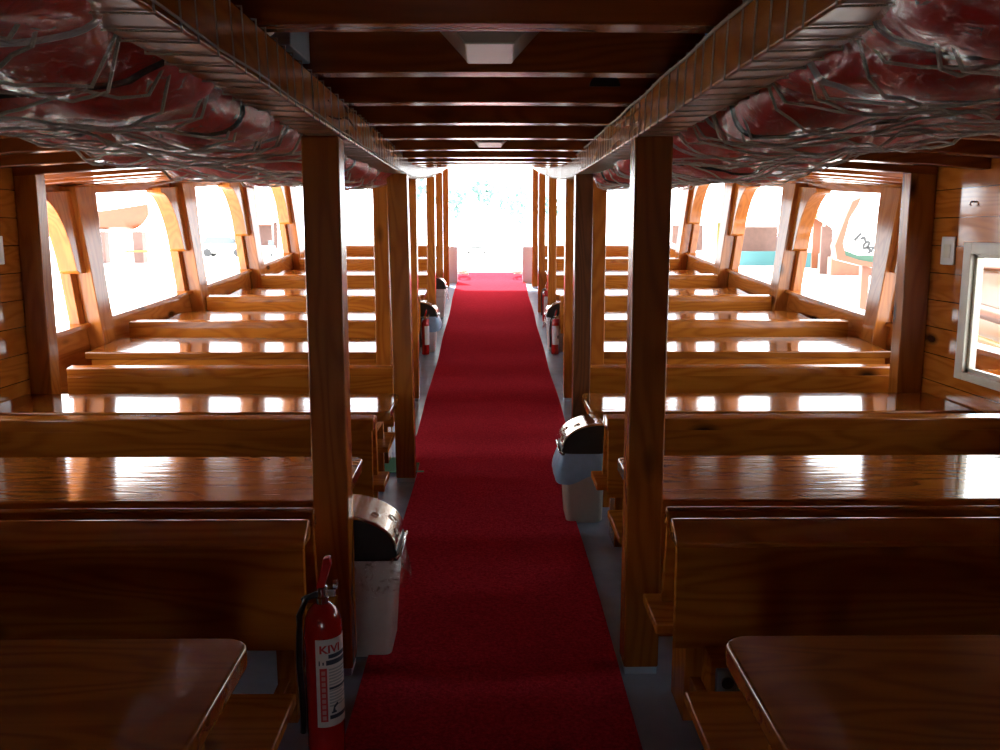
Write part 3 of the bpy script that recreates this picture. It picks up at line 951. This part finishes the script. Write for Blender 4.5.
JM, PM, SM = [], [], []
for s_ in range(5):
    a = jacket_mesh(s_ + 1, 0.035, 0, 'foam_body', 0.012); a.materials.append(JACKM); JM.append(a)
    a = jacket_mesh(s_ + 1, 0.038, 0.007, 'plastic_wrap', 0.035); a.materials.append(FILM); PM.append(a)
    b = MB()
    vv = [v.co for v in JM[-1].vertices]
    loop = [vv[j * 41] for j in range(2, 21)] + [vv[j * 41 + 20] for j in range(20, 1, -1)]
    b.tube([p_ * 1.0 + p_.normalized() * 0.004 for p_ in loop], 0.008, 6, close=True)
    me = bpy.data.meshes.new('strap'); me.from_pydata(b.v, [], b.f); me.materials.append(BLKCLOTH if s_ % 2 else SILVERM); SM.append(me)


def netbase(u, y):      # u: 0 at the long beam .. 1 at the outer rope
    x = bx(y) + BW + 0.01 + u * (1.98 - bx(y) - BW)
    z0 = bz(y) + 0.06; z1 = 2.285 + S(y)
    sag = 0.12 * math.sin(math.pi * u ** .8) ** 0.8
    return x, z0 + (z1 - z0) * u - sag - 0.02 * noise.noise(Vector((x * 2, y * 1.3, 0)))


YN0, YN1 = 1.25, 9.6
for sx, nm in ((-1, 'left'), (1, 'right')):
    jv, jf = [], []
    y = 1.55
    row = 0
    while y < 9.4:
        for c in (0, 1):
            yy = y + random.uniform(-.05, .05) + (0.15 if c else 0)
            u = (0.24, 0.74)[c] + random.uniform(-.03, .03)
            x, zb = netbase(u, yy)
            if abs(yy - 7.6) < 0.42 and c == 0: continue
            kind = random.randrange(5)
            o = thing('life_jacket', (sx * x, yy, zb + 0.088), 'red life jacket in crinkled clear plastic bundled in the %s roof net' % nm, 'life jacket', 'life jackets in the %s net' % nm)
            rot = (random.uniform(-.16, .16), random.uniform(-.12, .12) + (0.10 * sx if c == 0 else -0.10 * sx), random.uniform(-.5, .5) + math.pi * random.randrange(2))
            sc = random.uniform(0.93, 1.06)
            o.rotation_euler = rot; o.scale = (sc, sc * 1.02, 1.0)
            M = Matrix.Translation(o.location) @ o.rotation_euler.to_matrix().to_4x4() @ Matrix.Diagonal((sc, sc * 1.02, 1, 1))
            for me, n_ in ((JM[kind], 'foam_body'), (SM[kind], 'strap'), (PM[kind], 'plastic_wrap')):
                ch = bpy.data.objects.new(n_, me); COL.objects.link(ch); ch.parent = o
            n0 = len(jv)
            jv += [M @ v.co for v in PM[kind].vertices]; jf += [tuple(i + n0 for i in q.vertices) for q in PM[kind].polygons]
        y += 0.60
        row += 1
    bvh = BVHTree.FromPolygons(jv, jf)

    def nz(u, y):
        x, z = netbase(u, y)
        lo = []
        for dx, dy in ((0, 0), (.07, 0), (-.07, 0), (0, .08), (0, -.08)):
            hit = bvh.ray_cast(Vector((sx * x + dx, y + dy, 1.2)), Vector((0, 0, 1)))
            if hit[0] is not None: lo.append(hit[0].z)
        if lo and u > 0.02: z = min(z, 0.85 * min(lo) + 0.15 * sum(lo) / len(lo) - 0.006)
        return Vector((sx * x, y, z))
    b = MB()
    p = 0.30
    nU = 6
    i = 0
    yy = YN0
    while yy < YN1:
        base = [nz((k + 0.0) / nU, yy + (p / 2 if (k + i) % 2 else 0)) for k in range(nU + 1)]
        path = []
        for k in range(nU):
            for f_ in (0, .25, .5, .75):
                u = (k + f_) / nU
                a0 = (p / 2 if (k + i) % 2 else 0); a1 = (p / 2 if (k + 1 + i) % 2 else 0)
                path.append(nz(u, yy + a0 + (a1 - a0) * f_))
        path.append(base[-1])
        b.tube(path, 0.0042, 5)
        if i % 1 == 0:
            for k in range(1, nU):
                b.tube([base[k] - Vector((.008, 0, 0)), base[k], base[k] + Vector((.008, 0, 0))], [.003, .0065, .003], 6)
        yy += p / 2
        i += 1
    o = tag(b.build('cargo_net', CORDM), 'knotted cord net full of life jackets slung under the %s side of the roof' % nm, 'net')
    ro = MB()
    ro.tube([nz(1.0, YN0 + j * .1) for j in range(84)], 0.008, 6)
    ro.tube([nz(0.0, YN0 + j * .1) for j in range(84)], 0.006, 6)
    ro.build('border_rope', ROPEM, o, smooth=True)
#OUTSIDE
# ------------------------------------------------------------------ outside: quay, boats, stalls, cars, trees
GZ = -0.35


def boat_hull(b, cx, y0, y1, half, g0, g1, keel, n=14, bow=True):
    """lofted open hull running along y"""
    secs = []
    for i in range(n + 1):
        t = i / n
        y = y0 + (y1 - y0) * t
        w = half * (1 - t ** 2.6) ** 0.75 if i < n else 0.02
        w = max(w, 0.02)
        g = g0 + (g1 - g0) * t ** 1.8
        k = keel + (g - keel) * 0.55 * max(0, (t - .7) / .3) ** 1.5
        secs.append([(cx - w, y, g), (cx - w * .92, y, g - (g - k) * .45), (cx - w * .55, y, k + (g - k) * .12), (cx, y, k),
                     (cx + w * .55, y, k + (g - k) * .12), (cx + w * .92, y, g - (g - k) * .45), (cx + w, y, g)])
    vs = [p for s_ in secs for p in s_]
    fs = [(i * 7 + k, i * 7 + k + 1, i * 7 + 8 + k, i * 7 + 7 + k) for i in range(n) for k in range(6)]
    fs.append(tuple(range(7)))
    b.add(vs, fs)
    return [s_[0] for s_ in secs], [s_[6] for s_ in secs]


# neighbouring wooden boat alongside on the right
t = thing('moored_boat', (6.9, 11, GZ), 'white wooden boat with orange timber gunwale moored close by on the right', 'boat')
b = MB(); lo, hi = boat_hull(b, 6.9, 6.0, 14.8, 1.7, 0.85, 1.35, -0.30); b.build('hull', OUTW, t, smooth='auto')
b = MB(); b.tube(lo, 0.075, 8); b.tube(hi, 0.075, 8); b.build('gunwale', OUTO, t, smooth=True)
b = MB(); b.tube([(x - .03, y, z - 0.30) for x, y, z in lo], 0.05, 8); b.build('rubbing_strake', OUTY, t, smooth=True)
b = MB(); b.grid(4, 10, lambda u, v: (6.9 + (u * 2 - 1) * (1.66 * (1 - (v * .93) ** 2.6) ** .75), 6.05 + v * 7.9, 0.72 + 0.5 * (v * .93) ** 1.8)); b.build('deck', OUTY, t)
b = MB(); b.prism([(6.1, 9.0), (7.7, 9.0), (7.6, 12.2), (6.2, 12.2)], lambda u, v, w: (u, v, w), 0.76, 1.35); b.build('cabin', OUTW, t, bevel=0.05)
b = MB(); b.box(5.95, 7.85, 8.8, 12.4, 1.355, 1.42); b.build('cabin_roof', OUTO, t, bevel=0.03)
# stern board with orange surround, green stripe and number
t = thing('stern_board', (7.35, 17.9, GZ), 'white boat panel with orange surround, green stripe and a number, through the right windows', 'panel')
fo = [(6.86, 1.28), (6.80, 1.55), (6.98, 2.10), (7.10, 2.42), (7.28, 2.5), (7.22, 2.36), (7.06, 2.08), (6.96, 1.6), (7.02, 1.36), (7.3, 1.27), (7.9, 1.17), (7.9, 1.07), (7.3, 1.17)]
b = MB(); b.prism(fo, lambda u, v, w: (u, w, v), 17.85, 18.1); b.build('surround', OUTO, t)
b = MB(); b.prism([(6.97, 1.6), (7.03, 1.36), (7.3, 1.26), (7.9, 1.16), (7.9, 2.3), (7.2, 2.36), (7.06, 2.08)], lambda u, v, w: (u, w, v), 17.95, 18.05); b.build('board', OUTW, t)
b = MB(); b.prism([(7.02, 1.40), (7.06, 1.345), (7.3, 1.265), (7.9, 1.165), (7.9, 1.36), (7.3, 1.36), (7.0, 1.47)], lambda u, v, w: (u, w, v), 17.93, 17.95); b.build('green_stripe', OUTG, t)
b = MB(); b.box(7.45, 7.6, 18.05, 18.2, GZ, 2.0); b.build('stand', OUTO, t)
vs, fs = text_mesh('1904', 0.24, 0.07)
ca, sa = math.cos(-0.72), math.sin(-0.72)
b = MB(); b.add([(7.18 + x * ca - y * sa, 17.945, 1.70 + x * sa + y * ca) for x, y, _ in vs], fs); b.build('number', OUTD, t)


def stall(x, y, w, h, roof, wall, counter, label):
    t = thing('market_stall', (x, y, GZ), label, 'stall')
    b = MB(); b.box(x - w / 2, x + w / 2, y + 1.6, y + 1.75, GZ, GZ + h); b.build('back_wall', wall, t)
    b = MB(); b.box(x - w / 2, x + w / 2, y, y + .6, GZ, GZ + 0.95); b.build('counter', counter, t, bevel=.03)
    for sx in (-1, 1):
        b = MB(); b.box(x + sx * (w / 2 - .06) - .05, x + sx * (w / 2 - .06) + .05, y + .02, y + .12, GZ + .95, GZ + h); b.build('pole', OUTW, t)
    b = MB(); b.prism([(-0.6, h - .35), (0, h - .05), (1.9, h + .35), (1.9, h + .43), (0, h + .05), (-0.6, h - .25)], lambda u, v, w_: (w_, y + u, GZ + v), x - w / 2 - .15, x + w / 2 + .15); b.build('awning', roof, t)


stall(13.6, 62, 2.6, 3.0, OUTW, OUTBR, OUTW, 'far market stall with dark brown racks, leftmost through the right windows')
stall(17.2, 64, 1.6, 2.9, OUTYEL, OUTYEL, OUTW, 'far market stall with pale yellow awning through the right windows')
stall(18.0, 60, 3.0, 2.9, OUTW, OUTBR, OUTT, 'far stall with brown back and turquoise counter on the right')
stall(19.6, 56.5, 1.5, 3.4, OUTYEL, OUTYEL, OUTT, 'far narrow stall with bright yellow back and turquoise counter')
stall(20.2, 53, 1.5, 3.0, OUTO, OUTO, OUTT, 'far narrow stall with orange back and turquoise counter')
stall(19.5, 46, 4.2, 2.5, OUTW, OUTBR, OUTO, 'wide stall with orange counter beyond the neighbouring boat')
stall(-22.0, 86, 3.2, 3.2, OUTO, OUTBR, OUTW, 'far kiosk with orange awning through the left windows')
stall(-39.5, 76, 2.6, 3.0, OUTO, OUTBR, OUTW, 'far kiosk with orange awning at the left picture edge')
t = tag(MB().box(-22.3, -21.8, 85.3, 85.5, 2.2, 3.35).build('blue_banner', OUTT, bevel=.05), 'small turquoise banner hanging from the left kiosk awning', 'banner')


def car(x, y, L, H, Wd, label, along=False):
    t = thing('car', (x, y, GZ), label, 'car')
    sc = (lambda u, v, w: (x + u * L, y + w, GZ + v * H)) if along else (lambda u, v, w: (x + w, y + u * L, GZ + v * H))
    b = MB(); b.prism([(-.5, .18), (.5, .18), (.5, .52), (.42, .58), (.28, .62), (-.42, .62), (-.5, .55)], sc, -Wd / 2, Wd / 2); b.build('body', OUTW, t, bevel=.06)
    b = MB(); b.prism([(-.40, .62), (.26, .62), (.14, .96), (-.30, .96)], sc, -Wd / 2 + .12, Wd / 2 - .12); b.build('windows', CARG, t, bevel=.04)
    b = MB(); b.prism([(-.31, .95), (.15, .95), (.12, 1.0), (-.28, 1.0)], sc, -Wd / 2 + .10, Wd / 2 - .10); b.build('roof', OUTW, t, bevel=.03)
    for u in (-.30, .30):
        for s_ in (-1, 1):
            c = Vector(sc(u, .2, s_ * (Wd / 2 - .08)))
            b = MB(); ax = Vector((0, 1, 0)) if along else Vector((1, 0, 0)); e = Vector((1, 0, 0)) if along else Vector((0, 1, 0))
            pts = [(c + (e * math.cos(q) + Vector((0, 0, 1)) * math.sin(q)) * (.2 * H - 0.0)) for q in [k / 16 * 2 * math.pi for k in range(16)]]
            b.add([tuple(p - ax * .1) for p in pts] + [tuple(p + ax * .1) for p in pts], [tuple(range(16)), tuple(reversed(range(16, 32)))] + [(k, (k + 1) % 16, 16 + (k + 1) % 16, 16 + k) for k in range(16)])
            b.build('wheel', OUTD, t)
    b = MB(); b.prism([(-.506, .30), (-.5, .30), (-.5, .44), (-.506, .44)], sc, -Wd * .33, Wd * .33); b.build('grille', OUTD, t)


car(-1.45, 98, 4.2, 1.6, 1.8, 'white car parked far off beyond the bow opening')
car(-24.4, 84, 4.6, 1.9, 1.9, 'white car parked broadside far beyond the left windows', True)

# motor scooter on the quay, left
t = thing('motor_scooter', (-19.6, 82, GZ), 'white motor scooter parked on the quay beyond the left windows', 'scooter')
b = MB(); b.prism([(-.25, .35), (.1, .25), (.8, .28), (.95, .75), (.3, .8), (.15, .45), (-.05, .45), (-.2, 1.0), (-.32, 1.0)], lambda u, v, w: (-19.6 + w, 82 + u, GZ + v), -.22, .22); b.build('body', OUTW, t, bevel=.04)
for u in (-.38, .78):
    b = MB(); b.tube([(-19.6, 82 + u + .24 * math.cos(q), GZ + .3 + .24 * math.sin(q)) for q in [k / 16 * 2 * math.pi for k in range(16)]], .06, 8, close=True); b.build('wheel', OUTD, t, smooth=True)
b = MB(); b.tube([(-19.95, 81.75, GZ + 1.08), (-19.6, 81.7, GZ + 1.02), (-19.25, 81.75, GZ + 1.08)], .03, 8); b.build('handlebar', OUTD, t, smooth=True)
b = MB(); b.box(-19.85, -19.35, 81.62, 81.66, GZ + 1.0, GZ + 1.5); b.build('windshield', CARG, t, bevel=.02)

# wooden boats hauled out on the left
t = thing('wooden_boat', (-27, 66, GZ), 'orange timber boat hauled out on a cradle beyond the left windows', 'boat')
b = MB(); boat_hull(b, 0, -2.6, 2.6, 1.1, 2.9, 3.5, 1.7)
b.v = [(-26.5 + y * .75 + x * .5, 66 + x * .8, z + .35) for x, y, z in b.v]; b.build('hull', OUTO, t, smooth='auto')
for u in (-1.5, 1.2):
    b = MB(); b.box(-26.5 + u - .35, -26.5 + u + .35, 65.6, 66.4, GZ, 1.9); b.build('cradle_leg', OUTBR, t)
b = MB(); b.tube([(-26.0, 65.0, 0.5), (-22.2, 65.0, 0.55)], .07, 8); b.build('boom', OUTYEL, t)
t = thing('small_boat', (-36.5, 64, GZ), 'low orange timber boat at the left picture edge', 'boat')
b = MB(); boat_hull(b, 0, -3.0, 3.0, 1.0, 0.9, 1.4, 0.0)
b.v = [(-34.6 + y * .5, 64 + x, z + .1) for x, y, z in b.v]; b.build('hull', OUTO, t, smooth='auto')
b = MB(); b.box(-35.2, -34.2, 63.5, 64.5, .9, 1.5); b.build('cabin', OUTW, t, bevel=.05)

# trees far ahead
rt = random.Random(3)
for k, (x, y, h, r) in enumerate(((-10.5, 128, 10.5, 2.6), (-5.5, 132, 8.6, 3.0), (-1.2, 126, 10.6, 2.4), (3.6, 130, 8.2, 3.2), (8.6, 134, 8.0, 2.6))):
    t = thing('tree', (x, y, GZ), '%s pale tree from the left beyond the bow opening' % ['first', 'second', 'third', 'fourth', 'fifth'][k], 'tree', 'trees beyond the bow')
    b = MB(); b.tube([(x, y, GZ), (x + .1, y, h * .4), (x, y, h * .75)], [.28, .2, .1], 8); b.build('trunk', BARKM, t)
    b = MB()
    for j in range(120):
        d = Vector((rt.gauss(0, 1), rt.gauss(0, 1), rt.gauss(0, .8))); d = d.normalized() * r * rt.uniform(.35, 1)
        c = Vector((x, y, h * .72)) + d
        a = Vector((rt.gauss(0, 1), rt.gauss(0, 1), rt.gauss(0, 1))).normalized() * rt.uniform(.35, .6); e = a.orthogonal().normalized() * rt.uniform(.2, .4)
        b.add([c - a, c + e, c + a, c - e], [(0, 1, 2, 3)])
    b.build('foliage', LEAFM, t)
# bent pole beyond the bow
tag(MB().tube([(1.9, 80, GZ), (1.95, 80, 2.0), (2.2, 80, 3.0), (2.7, 80, 3.6)], .06, 8).build('bent_pole', OUTD, smooth=True), 'thin bent dark pole standing beyond the bow opening', 'pole')
